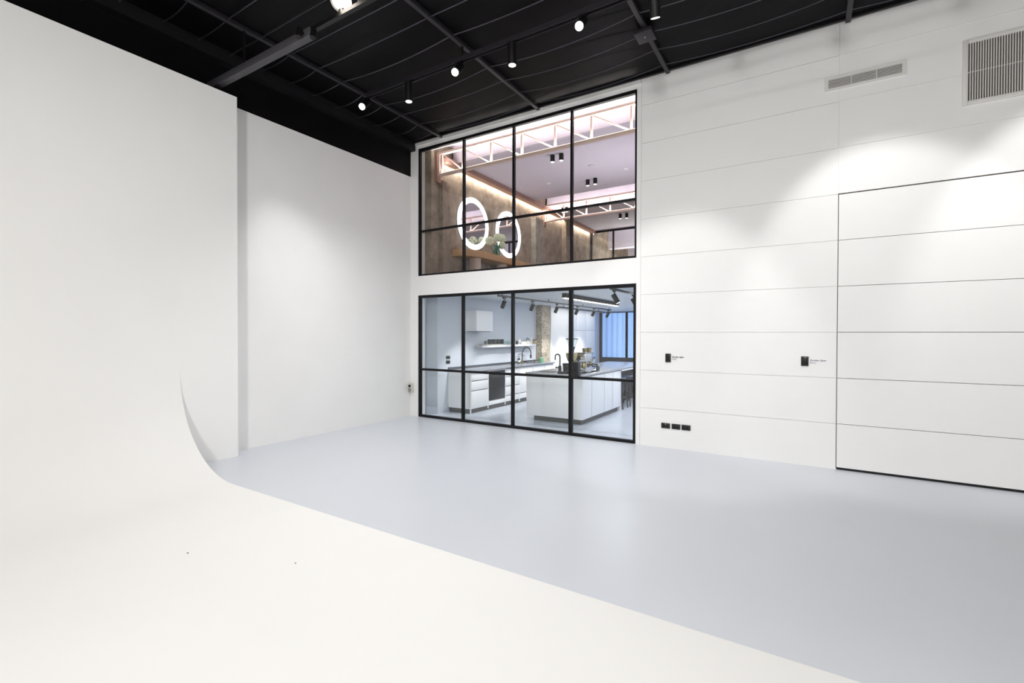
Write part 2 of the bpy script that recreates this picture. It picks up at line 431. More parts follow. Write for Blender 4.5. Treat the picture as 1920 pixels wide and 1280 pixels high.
for i, (a, b, lb) in enumerate(((-1.816, -1.690, 'black double outlet with a tiny white light, closest to the glass wall'),
                                (-1.667, -1.545, 'black double outlet in the middle of the row of three near the floor'),
                                (-1.529, -1.406, 'black double outlet at the end of the row nearest the panel door'))):
    t = thing('power_outlet', lb, 'power outlet', ((a+b)/2, YW, .285), 'power outlets low on the panelled wall')
    MB().box(a, b, YW-.012, YW, .287, .363).build('plate', plastic_black, t, bevel=.003)
    for k in (.3, .7):
        MB().box(a+(b-a)*k-.014, a+(b-a)*k+.014, YW-.014, YW-.0125, .305, .335).build('socket', rubber, t)
    if i == 0: MB().cyl(((a+b)/2, YW-.016, .35), ((a+b)/2, YW-.012, .35), .005, n=10).build('indicator_light', white_cer, t)

t = thing('isolator_switch', 'small beige key switch box with black knob in the corner', 'switch', (-6.76, YW, .46))
MB().box(-6.80, -6.735, YW-.075, YW-.003, .47, .665).build('housing', beige_plastic, t, bevel=.006)
MB().cyl((-6.767, YW-.10, .615), (-6.767, YW-.075, .615), .024, n=20).build('knob', rubber, t)
mb = MB(); mb.tube([(-6.767+.03*math.cos(a*PI/12), YW-.085, .535+.03*math.sin(a*PI/12)) for a in range(25)], .004, 6)
mb.build('key_ring', black_steel, t)
MB().cyl((-6.767, YW-.09, .535), (-6.767, YW-.075, .535), .02, n=18).build('key_cylinder', chrome, t)

# ------------------------------------------------------------------ studio lights
def light(kind, name, loc, energy, color, aim=None, **k):
    L = bpy.data.lights.new(name, kind); L.energy = energy; L.color = color
    for a, b in k.items(): setattr(L, a, b)
    o = bpy.data.objects.new(name, L); COL.objects.link(o); o.location = loc
    if aim is not None:
        d = Vector(aim)-Vector(loc); o.rotation_euler = d.to_track_quat('-Z', 'Y').to_euler()
    return o

TY, TZ = 4.95, 5.25
t = thing('light_track', 'long black twin-edged lighting track crossing the studio ceiling', 'light track', (-1, TY, TZ-.03))
MB().box(-5.66, 4.5, TY-.034, TY-.026, TZ-.03, TZ+.03).box(-5.66, 4.5, TY+.026, TY+.034, TZ-.03, TZ+.03).build('edge_rail', purlin_grey, t)
MB().box(-5.66, 4.5, TY-.026, TY+.026, TZ-.012, TZ+.03).build('body', lamp_black, t)
for x in PX[1:5]:
    MB().box(x-.012, x+.012, TY-.01, TY+.01, TZ+.03, 5.416).build('hanger', lamp_black, t)

def track_spot(x, aim, label, power, ang, color=(1, .995, .985), body=.26, r=.053, blend=.6):
    t = thing('track_spotlight', label, 'spotlight', (x, TY, TZ-.05), 'cylinder spots on the studio track')
    MB().box(x-.06, x+.06, TY-.02, TY+.02, TZ-.045, TZ-.03).build('adapter', lamp_black, t)
    piv = Vector((x, TY, TZ-.10)); d = (Vector(aim)-piv).normalized()
    MB().box(x-.012, x+.012, TY-.012, TY+.012, TZ-.12, TZ-.045).build('stem', lamp_black, t)
    a = piv-d*.06; b = piv+d*(body-.06)
    MB().cyl(a, b, r, n=28, cap=True).build('lamp_body', lamp_black, t)
    MB().cyl(b+d*.0005, b+d*.004, r*.84, n=28).build('lens', lens_hot if ang == 70 else lens_dim, t)
    light('SPOT', 'beam_'+{70: 'c', 60: 'w'}.get(ang, 'd'), b+d*.02, power, color, b+d, spot_size=math.radians(ang), spot_blend=blend, shadow_soft_size=.05)
LP = [(-5.70, 'c', 'first spot from the corner, lens turned out and glaring'), (-4.83, 'w', 'dark cylinder spot pointing down, between the two glaring spots nearest the corner'),
      (-3.92, 'c', 'glaring cylinder spot over the gap above the second window pane'), (-3.10, 'w', 'dark cylinder spot pointing down above the third upper window pane'),
      (-2.17, 'c', 'glaring cylinder spot beside the square ceiling plate'), (-1.37, 'w', 'dark cylinder spot cut by the top edge of the photo'),
      (-.5, 'c', ''), (.38, 'w', ''), (1.3, 'c', ''), (2.2, 'w', ''), (3.1, 'c', ''), (4.0, 'w', '')]
WA = {-4.83: (.1, -1.6), -3.10: (0, -1.4), -1.37: (-.3, .6), .38: (.42, 2.2), 2.2: (.3, 2.5)}
for x, k, lb in LP:
    lb = lb or 'black cylinder spot further along the track over the panel door'
    if k == 'c': track_spot(x, (x*.62, 0.2, .8), lb, 34, 70)
    elif x < -3: track_spot(x, (x, TY+.12, 0), lb, 235, 118, blend=.8)
    else: track_spot(x, (x+WA.get(x, (.35, 2.1))[0], YW, WA.get(x, (.35, 2.1))[1]), lb, 141, 60, blend=.45)

# flood on its rail, upper left
FY = 3.27
t = thing('flood_rail', 'dark square steel rail jutting out from the left wall', 'rail', (-5.5, FY, 4.9))
MB().box(XL+.002, -4.62, FY-.045, FY+.045, 4.90, 4.99).build('rail', mat('rail_grey', (66, 64, 68), .5), t, bevel=.004)
MB().box(-4.62, 2.4, FY-.025, FY+.025, 4.95, 4.99).build('track', lamp_black, t)
for x in (-5.99, -3.87, -1.74, .38): MB().box(x-.012, x+.012, FY-.012, FY+.012, 4.99, 5.416).build('hanger', lamp_black, t)
for x in (-4.60, -4.72):
    s = thing('rail_spotlight', 'small dark spot head on the rail end, ' + ('the one at the very tip' if x > -4.65 else 'the one set slightly behind the tip'), 'spotlight', (x, FY, 4.87), 'spot heads at the rail end')
    dy = -.09 if x < -4.65 else 0
    MB().cyl((x, FY+dy, 4.97), (x+.02, FY+dy-.03, 4.86), .03, n=16).build('lamp_body', lamp_black, s)
    MB().box(x-.01, x+.01, FY+dy-.01, FY+.012, 4.93, 4.952).build('bracket', lamp_black, s)
t = thing('flood_light', 'blazing warm flood lamp under the ceiling', 'flood light', (-4.15, FY, 5.02))
fd = Vector((.45, -.75, -1.0)).normalized(); fc = Vector((-4.14, FY, 5.12))
MB().cyl(fc-fd*.16, fc-fd*.001, .07, .11, n=28).cyl(fc, fc+fd*.03, .113, .113, n=28, cap=False).cyl(fc+fd*.03, fc, .108, .108, n=28, cap=False).build('housing', lamp_black, t)
MB().cyl(fc, fc+fd*.012, .098, n=28).build('lens', flood_hot, t)
MB().box(-4.17, -4.11, FY-.02, FY+.02, 4.99, 5.03).build('clamp', lamp_black, t)
light('SPOT', 'flood_beam', fc+fd*.06, 55, (1, .9, .78), fc+fd, spot_size=math.radians(150), spot_blend=.9, shadow_soft_size=.12)
# pool of light on the left wall from the wall-side rail spot
light('SPOT', 'wall_pool', (-5.0, 3.6, 4.75), 88, (1, 1, 1), (XL, 4.5, 2.7), spot_size=math.radians(40), spot_blend=1.0, shadow_soft_size=.05)

# unseen fill lights added to brighten the studio (over the cove, behind the camera)
for i, (x, y, z, e, c, aim) in enumerate(((-2.4, 3.3, 5.2, 19, (1, .995, .99), (-2.4, 3.9, 0)), (-3.2, 2.0, 5.2, 21, (1, .985, .965), (-3.2, 2.6, 0)),
                                          (.8, -3.8, 4.2, 218, (1, .99, .975), (-1.8, 6, 2.6)), (.3, -3.4, 5.2, 279, (1, .985, .965), (.3, -2.8, 0)))):
    light('AREA', 'studio_fill%d' % i, (x, y, z), e, c, aim, shape='DISK', size=.9)

# square plate on a purlin
t = thing('ceiling_plate', 'flat dark square plate fixed under a ceiling purlin', 'plate', (-1.75, 5.93, 5.35))
MB().box(-1.865, -1.645, 5.81, 6.055, 5.365, 5.414).build('plate', purlin_grey, t, bevel=.004)
MB().cyl((-1.755, 5.93, 5.36), (-1.755, 5.93, 5.365), .006, n=10).build('indicator_light', white_cer, t)

# ------------------------------------------------------------------ kitchen shell
KX, KC = -6.5, 2.48
struct('wall_kitchen_left', MB().box(-7.1, KX, 7.50, 17.4, 0, KC), kwall, 'pale blue-grey kitchen wall behind the cabinets', 'wall')
struct('wall_kitchen_nook', MB().box(-7.1, -6.78, YW+.2, 7.50, 0, KC), kwall, 'blue-grey side of the nook just behind the first pane', 'wall')
struct('wall_kitchen_right', MB().box(-1.95, -1.8, YW+.2, 17.4, 0, KC), kwall, 'kitchen side wall hidden behind the panelled wall', 'wall')
struct('ceiling_kitchen', MB().box(-7.1, -1.8, YW+.2, 17.4, KC, 2.80), kceil, 'white kitchen ceiling', 'ceiling')
struct('baseboard_kitchen', MB().box(KX-.01, KX+.014, 7.49, 7.86, 0, .15).box(-6.78, KX+.0, 7.486, 7.502, 0, .15).box(-6.782, -6.766, YW+.2, 7.486, 0, .15), kwall,
       'skirting board around the nook beside the kitchen cabinets', 'baseboard')
YK = 16.5
struct('wall_kitchen_back', MB().box(-7.1, -6.5, YK, YK+.2, 0, KC).box(-6.5, -1.95, YK, YK+.2, 0, .59), kwall, 'end wall under the blue window', 'wall')
wk = thing('window_3', 'dark framed window with blue curtain at the back of the kitchen', 'window', (-4.2, YK, .59), kind='structure')
mb = MB().box(-6.42, -1.95, YK-.03, YK+.05, .59, .832).box(-6.42, -1.95, YK-.03, YK+.05, 2.44, KC).box(-6.498, -6.42, YK-.03, YK+.05, .59, KC)
mb.build('window_frame', mat('dark_bronze_frame', (62, 58, 58), .5), wk)
for x in (-5.49, -4.55, -3.6, -2.7): MB().box(x-.035, x+.035, YK-.02, YK+.05, .832, 2.44).build('mullion', frame_black, wk)
for a, b in ((-6.42, -5.525), (-5.455, -4.585), (-4.515, -3.635), (-3.565, -2.735), (-2.665, -1.95)):
    MB().box(a, b, YK+.01, YK+.018, .832, 2.44).build('pane', clear, wk)
pts = []
m_ = MB(); N = 220; prev = None
for i in range(N+1):
    x = -6.48+4.5*i/N
    y = YK+.16+.035*math.sin(x*26+1.5*math.sin(x*3.1))+.015*math.sin(x*61)
    a = m_.bm.verts.new((x, y, .61)); b = m_.bm.verts.new((x, y, 2.47))
    if prev: m_.bm.faces.new((prev[0], a, b, prev[1]))
    prev = (a, b)
sol = m_.build('curtain', curtain_m)
tag(sol, 'sheer pale blue curtain hanging behind the kitchen back window', 'curtain')

struct('column_brick', MB().box(KX-.02, -6.31, 11.68, 12.16, 0, KC), brick, 'rough pale brick pier at the end of the kitchen bench', 'column')
# tall cupboards
ys = [13.27, 13.94, 14.71, 15.51]
tc_labels = ['tall white cupboard next to the plain wall by the brick pier', 'tall white cupboard in the middle of the three flush doors', 'tall white cupboard next to the grey pier']
struct('wall_kitchen_infill', MB().box(KX-.01, -6.28, 12.17, 13.265, 0, KC), white, 'plain white wall panel between brick pier and tall cupboards', 'wall')
for i in range(3):
    t = thing('tall_cupboard', tc_labels[i], 'cupboard', (-6.39, (ys[i]+ys[i+1])/2, 0), 'tall cupboards along the kitchen wall')
    MB().box(KX+.035, -6.30, ys[i]+.002, ys[i+1]-.002, .0, KC-.01).build('carcass', cab_gap, t)
    MB().box(-6.30, -6.28, ys[i]+.006, ys[i+1]-.006, .1, 1.78).build('door', cab_white, t, bevel=.002)
    MB().box(-6.30, -6.28, ys[i]+.006, ys[i+1]-.006, 1.787, KC-.02).build('upper_door', cab_white, t, bevel=.002)

# base cabinets along the left wall
XF = -5.90
yb = [7.86, 8.49, 9.17, 9.81, 10.45, 11.10, 11.62]
def base_cab(i, label):
    t = thing('base_cabinet', label, 'cabinet', ((KX+XF)/2, (yb[i]+yb[i+1])/2, 0), 'base cabinets under the steel worktop')
    MB().box(KX+.004, XF-.02, yb[i]+.001, yb[i+1]-.001, .1, .865).build('carcass', cab_white, t)
    MB().box(KX+.03, XF-.05, yb[i]+(.012 if i == 0 else .001), yb[i+1]-.001, 0, .0995).build('kickboard', cab_gap, t)
    return t
def front(t, nm, i, z0, z1):
    f = MB().box(XF-.02, XF, yb[i]+.016, yb[i+1]-.016, z0, z1-.018).build(nm, cab_white, t, bevel=.002)
    MB().box(XF-.03, XF-.012, yb[i]+.016, yb[i+1]-.016, z1-.0175, z1-.002).build('finger_pull', pull_grey, f)
    return f
t = base_cab(0, 'white drawer cabinet at the near end of the kitchen bench')
MB().box(KX+.004, XF-.021, yb[0]-.02, yb[0]-.001, .1, .866).box(XF-.02, XF+.004, yb[0]-.02, yb[0]-.001, 0, .866).build('end_panel', cab_white, t)
for z0, z1 in ((.685, .865), (.48, .685), (.1, .48)): front(t, 'drawer', 0, z0, z1)
MB().box(XF-.02, XF+.004, yb[1]-.0155, yb[1]-.001, .04, .866).build('divider', cab_white, t)
t = base_cab(1, 'white cabinet housing the black oven')
MB().box(XF-.02, XF, yb[1]+.016, yb[2]-.016, .845, .868).build('top_rail', cab_white, t)
front(t, 'drawer', 1, .1, .205)
MB().box(XF-.02, XF+.004, yb[2]-.0155, yb[2]-.001, .04, .866).build('divider', cab_white, t)
ov = thing('oven', 'black built-in oven between white drawer cabinets', 'oven', (XF-.2, (yb[1]+yb[2])/2, .21))
MB().box(XF-.018, XF+.006, yb[1]+.03, yb[2]-.03, .212, .74).build('door', oven_black, ov, bevel=.003)
MB().box(XF-.018, XF+.004, yb[1]+.03, yb[2]-.03, .745, .842).build('control_panel', oven_black, ov, bevel=.003)
MB().cyl((XF+.03, yb[1]+.07, .70), (XF+.03, yb[2]-.07, .70), .008, n=10).build('handle', black_steel, ov)
for yy in (yb[1]+.09, yb[2]-.09): MB().cyl((XF+.004, yy, .70), (XF+.03, yy, .70), .006, n=8).build('handle_mount', black_steel, ov)
t = base_cab(2, 'white four-drawer cabinet just past the oven')
for z0, z1 in ((.676, .865), (.46, .676), (.24, .46), (.1, .24)): front(t, 'drawer', 2, z0, z1)
MB().box(XF-.02, XF+.004, yb[3]-.0155, yb[3]-.001, .04, .866).build('divider', cab_white, t)
t = base_cab(3, 'white sink cabinet below the arched black tap')
front(t, 'door', 3, .24, .865); front(t, 'drawer', 3, .1, .24)
t = base_cab(4, 'white cabinet between the sink and the brick pier')
front(t, 'door', 4, .1, .865)
t = base_cab(5, 'white cabinet at the far end of the bench by brick pier')
front(t, 'door', 5, .1, .865)
wt = thing('worktop', 'long dark grey steel worktop along the kitchen wall', 'worktop', (-6.2, 9.7, .866))
MB().box(KX+.002, XF+.03, yb[0]-.03, yb[6]+.02, .868, .902).build('top', stone, wt, bevel=.003)
MB().box(KX+.002, KX+.016, yb[0]-.03, 11.66, .902, .945).build('upstand', mat('dark_upstand', (84, 86, 92), .35, metal=.5), wt)

# sink, tap and things on the worktop
sk = thing('kitchen_sink', 'sunken dark sink in the wall bench below the tap', 'sink', (-6.15, 10.78, .902))
mb = MB(); mb.box(-6.38, -5.98, 10.62, 10.635, .902, .907).box(-6.38, -5.98, 11.0, 11.015, .902, .907).box(-6.38, -6.365, 10.635, 11.0, .902, .907).box(-5.995, -5.98, 10.635, 11.0, .902, .907)
mb.build('rim', chrome, sk); MB().box(-6.365, -5.995, 10.635, 11.0, .902, .9035).build('basin', vent_dark, sk)
tp = thing('kitchen_tap', 'tall arched black tap over the bench sink', 'tap', (-6.30, 10.59, .902))
MB().cyl((-6.30, 10.59, .902), (-6.30, 10.59, .99), .022, n=18).build('base', brass, tp)
path = [(-6.30, 10.59, .98), (-6.30, 10.59, 1.1)]+[(-6.30+.02*(1-math.cos(a)), 10.785-.195*math.cos(a), 1.12+.195*math.sin(a)) for a in [PI*k/14 for k in range(15)]]+[(-6.26, 10.98, 1.10)]
MB().tube(path, .0135, 10).build('spout', black_matt, tp)
MB().cyl((-6.26, 10.98, 1.11), (-6.26, 10.97, 1.02), .019, .024, n=14).build('spray_head', black_matt, tp)
MB().cyl((-6.26, 10.97, 1.07), (-6.26, 10.92, 1.09), .012, n=10).build('spray_lever', black_matt, tp)
MB().cyl((-6.28, 10.60, .95), (-6.20, 10.64, .955), .008, n=10).build('lever', black_matt, tp)
sb = thing('soap_bottle', 'dark pump soap bottle with a pale label by the tap', 'bottle', (-6.345, 10.50, .902))
MB().lathe([(0, 0), (.036, 0), (.038, .01), (.038, .105), (.03, .125), (.012, .135), (.012, .15), (0, .15)], (-6.345, 10.50, .902)).build('bottle', amber, sb)
MB().lathe([(.0385, .03), (.0392, .03), (.0392, .09), (.0385, .09)], (-6.345, 10.50, .902)).build('label', label_paper, sb)
MB().cyl((-6.345, 10.50, 1.052), (-6.345, 10.50, 1.085), .007, n=10).build('pump', black_matt, sb)
MB().cyl((-6.345, 10.50, 1.08), (-6.30, 10.50, 1.078), .006, n=8).build('nozzle', black_matt, sb)
rk = thing('wire_drainer', 'thin wire drainer bar resting over the bench sink', 'drainer', (-6.2, 10.86, .907))
MB().tube([(-6.2, 10.66, .93), (-6.2, 11.08, .93)], .005, 8).build('rail', chrome, rk)
MB().cyl((-6.2, 11.07, .907), (-6.2, 11.07, .95), .016, n=14).build('end_knob', black_matt, rk)
MB().cyl((-6.2, 10.67, .907), (-6.2, 10.67, .945), .012, n=12).build('end_knob', black_matt, rk)
gc = thing('green_canister', 'bright green canister beside the brick pier', 'canister', (-5.99, 11.06, .902))
MB().lathe([(0, 0), (.045, 0), (.047, .01), (.047, .115), (0, .115)], (-5.99, 11.06, .902)).build('body', green_can, gc)
MB().lathe([(.049, .116), (.049, .14), (.04, .146), (0, .146)], (-5.99, 11.06, .902)).build('lid', mat('pale_green_lid', (140, 200, 160), .4), gc)

# range hood box
t = thing('range_hood', 'white box range hood mounted on the kitchen wall', 'range hood', (-6.33, 8.73, 1.716))
MB().box(KX+.002, -6.17, 8.415, 9.042, 1.72, 2.178).build('body', cab_white, t, bevel=.003)
MB().box(KX+.05, -6.2, 8.46, 9.0, 1.708, 1.72).build('filter', cab_gap, t)

# wall shelf and what stands on it
SZ = 1.395
t = thing('wall_shelf', 'long white shelf on the kitchen wall holding cups', 'shelf', (-6.39, 9.98, SZ-.05))
MB().box(KX+.002, -6.28, 8.79, 11.30, SZ-.022, SZ).build('board', cab_white, t, bevel=.002)
MB().box(-6.29, -6.28, 8.79, 11.30, SZ-.045, SZ-.022).build('front_lip', cab_white, t)
MB().box(KX+.002, KX+.012, 8.79, 11.30, SZ-.07, SZ-.022).build('back_lip', cab_white, t)
tr = thing('serving_tray', 'dark oval tray with a pale rim under the charcoal cups', 'tray', (-6.36, 9.37, SZ))
MB().box(-6.43, -6.29, 8.86, 9.86, SZ+.001, SZ+.011).build('base', black_matt, tr, bevel=.004)
MB().box(-6.435, -6.285, 8.85, 9.87, SZ+.0115, SZ+.019).build('liner', white_cer, tr, bevel=.003)
def cup(y, x, z, r, h, m, label, group, handle=True):
    t = thing('cup', label, 'cup', (x, y, z), group)
    MB().lathe([(0, .002), (r*.85, 0), (r, h*.12), (r, h), (r*.9, h), (r*.88, h*.15), (0, h*.12)], (x, y, z), 24).build('bowl', m, t)
    if handle:
        MB().tube([(x, y+r*.9+r*.55*math.sin(a), z+h*.5+h*.26*math.cos(a)) for a in [PI*k/8 for k in range(9)]], r*.13, 8).build('handle', m, t)
cl = ['charcoal cup on the tray, closest to the range hood', 'second charcoal cup on the tray counted from the hood', 'third charcoal cup on the tray counted from the hood', 'charcoal cup on the tray furthest from the hood']
for k, y in enumerate((9.21, 9.38, 9.55, 9.70)):
    cup(y, -6.36, SZ+.02, .058, .118, charcoal, cl[k], 'charcoal cups on the tray')
cup(9.05, -6.37, SZ+.02, .034, .085, mat('grey_jar_glaze', (120, 120, 116), .5), 'small grey jar at the hood end of the tray', 'charcoal cups on the tray', False)
def goblet(y, x, label):
    t = thing('drinking_glass', label, 'glass', (x, y, SZ), 'clear glasses on the kitchen shelf')
    MB().lathe([(0, .003), (.032, .001), (.034, .09), (.031, .09), (.029, .008), (0, .007)], (x, y, SZ), 20).build('bowl', clear, t)
gl = ['clear glass next to the tray end, at the shelf front', 'clear glass behind the front one near the tray', 'clear glass in the middle of the shelf front',
      'clear glass behind the middle one on the shelf', 'clear glass nearest the small black pot']
for k, (y, x) in enumerate(((9.95, -6.33), (9.98, -6.43), (10.07, -6.33), (10.11, -6.43), (10.2, -6.34))): goblet(y, x, gl[k])
t = thing('glass_cake_stand', 'clear glass cake stand with a flat dish on the shelf', 'cake stand', (-6.39, 10.26, SZ))
MB().lathe([(0, 0), (.06, .002), (.012, .012), (.012, .10), (.085, .115), (.085, .122), (0, .118)], (-6.40, 10.31, SZ), 24).build('stand', clear, t)
t = thing('small_pot', 'small black pot on the kitchen shelf', 'pot', (-6.38, 10.455, SZ))
MB().lathe([(0, 0), (.028, 0), (.036, .03), (.034, .075), (0, .085)], (-6.38, 10.455, SZ), 20).build('pot', charcoal, t)
MB().ball((-6.38, 10.455, SZ+.09), .01, 2).build('knob', black_matt, t)
t = thing('white_jug', 'tall white bottle standing among small white cups', 'bottle', (-6.42, 10.64, SZ))
MB().lathe([(0, 0), (.04, 0), (.042, .08), (.03, .11), (.026, .155), (.034, .165), (0, .165)], (-6.42, 10.64, SZ), 22).build('body', white_cer, t)
wl = ['first small white cup, under the tall white bottle', 'second small white cup counted from the tall bottle', 'third small white cup counted from the tall bottle',
      'fourth small white cup counted from the tall bottle', 'fifth small white cup counted from the tall bottle', 'last small white cup, beside the dark kettle']
for k in range(6):
    cup(10.62+.079*k, -6.325, SZ, .03, .072, white_cer, wl[k], 'small white cups on the shelf', False)
t = thing('dark_kettle', 'small kettle with a dark arched handle near the planter', 'kettle', (-6.41, 11.06, SZ))
MB().lathe([(0, 0), (.055, 0), (.07, .04), (.055, .09), (.02, .105), (0, .105)], (-6.41, 11.06, SZ), 24).build('body', white_cer, t)
MB().tube([(-6.41, 11.06+.065*math.cos(a), SZ+.08+.085*math.sin(a)) for a in [PI*k/12 for k in range(13)]], .008, 8).build('handle', black_matt, t)
MB().cyl((-6.41, 11.0, SZ+.05), (-6.41, 10.96, SZ+.09), .012, .008, n=10).build('spout', white_cer, t)
t = thing('white_canister', 'slim white canister between kettle and woven planter', 'canister', (-6.36, 11.18, SZ))
MB().lathe([(0, 0), (.03, 0), (.03, .14), (0, .142)], (-6.36, 11.175, SZ), 20).build('body', white_cer, t)
MB().lathe([(.032, .1425), (.032, .16), (0, .165)], (-6.36, 11.175, SZ), 20).build('lid', white_cer, t)
t = thing('woven_planter', 'woven planter of dark foliage at the end of the shelf', 'planter', (-6.36, 11.3, SZ))
c = (-6.36, 11.30, SZ)
MB().lathe([(0, .002), (.07, 0), (.095, .06), (.1, .1), (.092, .1), (.086, .07), (0, .07)], c, 28).build('basket', wicker, t)
mb = MB()
for k in range(70):
    a = random.uniform(0, 2*PI); r = .085*math.sqrt(random.random()); p = Vector((c[0]+r*math.cos(a), c[1]+r*math.sin(a), SZ+.085))
    d = Vector((random.uniform(-.5, .5), random.uniform(-.5, .5), 1)).normalized()*random.uniform(.03, .06)
    q = p+d; s_ = d.cross(Vector((random.random(), random.random(), .2))).normalized()*.012
    vs = [mb.bm.verts.new(x) for x in (p, p+d*.5+s_, q, p+d*.5-s_)]; mb.bm.faces.new(vs)
mb.build('foliage', leaf, t)

# outlets on the kitchen wall
for z, lb in ((1.125, 'black outlet on the kitchen wall, upper of the pair'), (1.025, 'black outlet on the kitchen wall, lower of the pair')):
    t = thing('kitchen_outlet', lb, 'power outlet', (KX, 7.83, z), 'pair of outlets above the bench end')
    MB().box(KX, KX+.012, 7.77, 7.895, z, z+.07).build('plate', plastic_black, t, bevel=.003)
    MB().box(KX+.0125, KX+.014, 7.79, 7.815, z+.02, z+.05).box(KX+.0125, KX+.014, 7.85, 7.875, z+.02, z+.05).build('sockets', rubber, t)

# ------------------------------------------------------------------ island
IX0, IX1, IY0, IY1, IYE = -4.62, -3.45, 7.93, 10.0, 12.4
isl = thing('kitchen_island', 'long white kitchen island with flat side doors', 'island', ((IX0+IX1)/2, 9, 0))
MB().box(IX0+.02, IX1-.022, IY0+.02, IY1-.023, .1, .885).build('carcass', seam_dark, isl)
MB().box(IX0+.12, IX1-.07, IY0+.09, IY1-.01, 0, .1).build('kickboard', cab_gap, isl)
MB().box(IX0, IX1-.001, IY0, IY0+.02, .1, .885).build('front_panel', cab_white, isl, bevel=.002)
MB().box(IX0, IX0+.02, IY0+.021, IY1, .1, .885).build('back_panel', cab_white, isl)
iy = [IY0+.021, 8.375, 9.03, 9.515, 9.975]
for a, b in zip(iy[:-1], iy[1:]):
    MB().box(IX1-.02, IX1, a+.007, b-.014, .1, .872).build('door', cab_white, isl, bevel=.002)
MB().box(IX0, IX1, 9.978, 10.02, 0, .852).build('end_panel', cab_white, isl)
MB().box(IX0+.05, IX1-.45, 10.021, IYE-.042, .0, .852).build('breakfast_back', mat('dark_apron', (58, 54, 54), .6), isl)
MB().box(IX0+.05, IX1-.02, IYE-.04, IYE, 0, .852).build('end_leg', cab_white, isl)
it = thing('island_worktop', 'grey steel worktop covering the kitchen island', 'worktop', ((IX0+IX1)/2, 10, .886))
MB().box(IX0-.015, IX1+.015, IY0-.015, IYE+.015, .886, .92).build('top', stone, it, bevel=.003)
MB().box(IX0-.016, IX1+.017, 10.03, IYE+.016, .855, .8855).build('edge_band', cab_white, it)
IZ = .92
# island sink + tap
sk = thing('island_sink', 'dark sink set in the near end of island', 'sink', (-4.3, 8.22, IZ))
a0, a1, b0, b1 = -4.5, -4.1, 8.06, 8.4
MB().box(a0, a1, b0, b0+.014, IZ, IZ+.005).box(a0, a1, b1-.014, b1, IZ, IZ+.005).box(a0, a0+.014, b0+.014, b1-.014, IZ, IZ+.005).box(a1-.014, a1, b0+.014, b1-.014, IZ, IZ+.005).build('rim', chrome, sk)
MB().box(a0+.014, a1-.014, b0+.014, b1-.014, IZ, IZ+.0015).build('basin', vent_dark, sk)
tp = thing('island_tap', 'short hooked black tap on the island', 'tap', (-4.06, 8.24, IZ))
x0, y0 = -4.055, 8.24
MB().cyl((x0, y0, IZ), (x0, y0, IZ+.13), .03, n=18).build('base', black_matt, tp)
MB().tube([(x0, y0, IZ+.12), (x0, y0, IZ+.30)]+[(x0-.05+.05*math.cos(a), y0, IZ+.30+.05*math.sin(a)) for a in [PI*k/10 for k in range(1, 11)]]+[(x0-.1, y0, IZ+.235)], .0135, 10).build('spout', black_matt, tp)
MB().cyl((x0, y0, IZ+.095), (x0-.07, y0-.01, IZ+.095), .012, n=10).ball((x0-.075, y0-.01, IZ+.095), .018, 2).build('lever', black_matt, tp)
bn = thing('compost_bin', 'round black bin with a rim beside the island tap', 'bin', (-3.99, 8.33, IZ))
MB().lathe([(0, 0), (.055, 0), (.068, .145), (.064, .145), (0, .14)], (-3.965, 8.33, IZ), 28).build('body', black_matt, bn)
MB().lathe([(.071, .145), (.073, .16), (.066, .175), (0, .18)], (-3.965, 8.33, IZ), 28).build('lid', black_matt, bn)
kt = thing('drip_tray', 'flat black tray on island edge below the bin', 'tray', (-3.93, 8.0, IZ))
MB().box(-3.965, -3.79, 7.945, 8.07, IZ, IZ+.035).build('tray', black_matt, kt, bevel=.004)
MB().box(-3.955, -3.80, 7.955, 8.06, IZ+.0355, IZ+.039).build('grid', black_steel, kt)
# grinder
gx, gy = -3.765, 8.16
gr = thing('coffee_grinder', 'coffee grinder with a clear cone hopper on the island', 'coffee grinder', (gx, gy, IZ))
MB().box(gx-.10, gx+.1, gy-.1, gy+.12, IZ, IZ+.05).build('base', black_matt, gr, bevel=.01)
MB().lathe([(0, 0), (.062, 0), (.055, .12), (.06, .16), (0, .16)], (gx, gy, IZ+.05), 24).build('motor', chrome, gr)
MB().lathe([(.06, .161), (.085, .20), (.112, .28), (.112, .335), (0, .335)], (gx, gy, IZ+.05), 24).build('burr_housing', brass, gr)
MB().cyl((gx-.12, gy-.02, IZ+.12), (gx-.03, gy, IZ+.14), .014, n=12).build('fork', black_matt, gr)
MB().lathe([(.035, .336), (.045, .40), (.112, .59), (.108, .59), (.04, .41), (.03, .336)], (gx, gy, IZ+.05), 32).build('hopper', clear, gr)
MB().lathe([(.036, .35), (.044, .395), (.066, .45), (0, .45)], (gx, gy, IZ+.05), 24).build('coffee_beans', mat('coffee_beans', (46, 34, 28), .5), gr)
MB().lathe([(0, .591), (.116, .591), (.116, .606), (0, .61)], (gx, gy, IZ+.05), 32).build('hopper_lid', black_steel, gr)
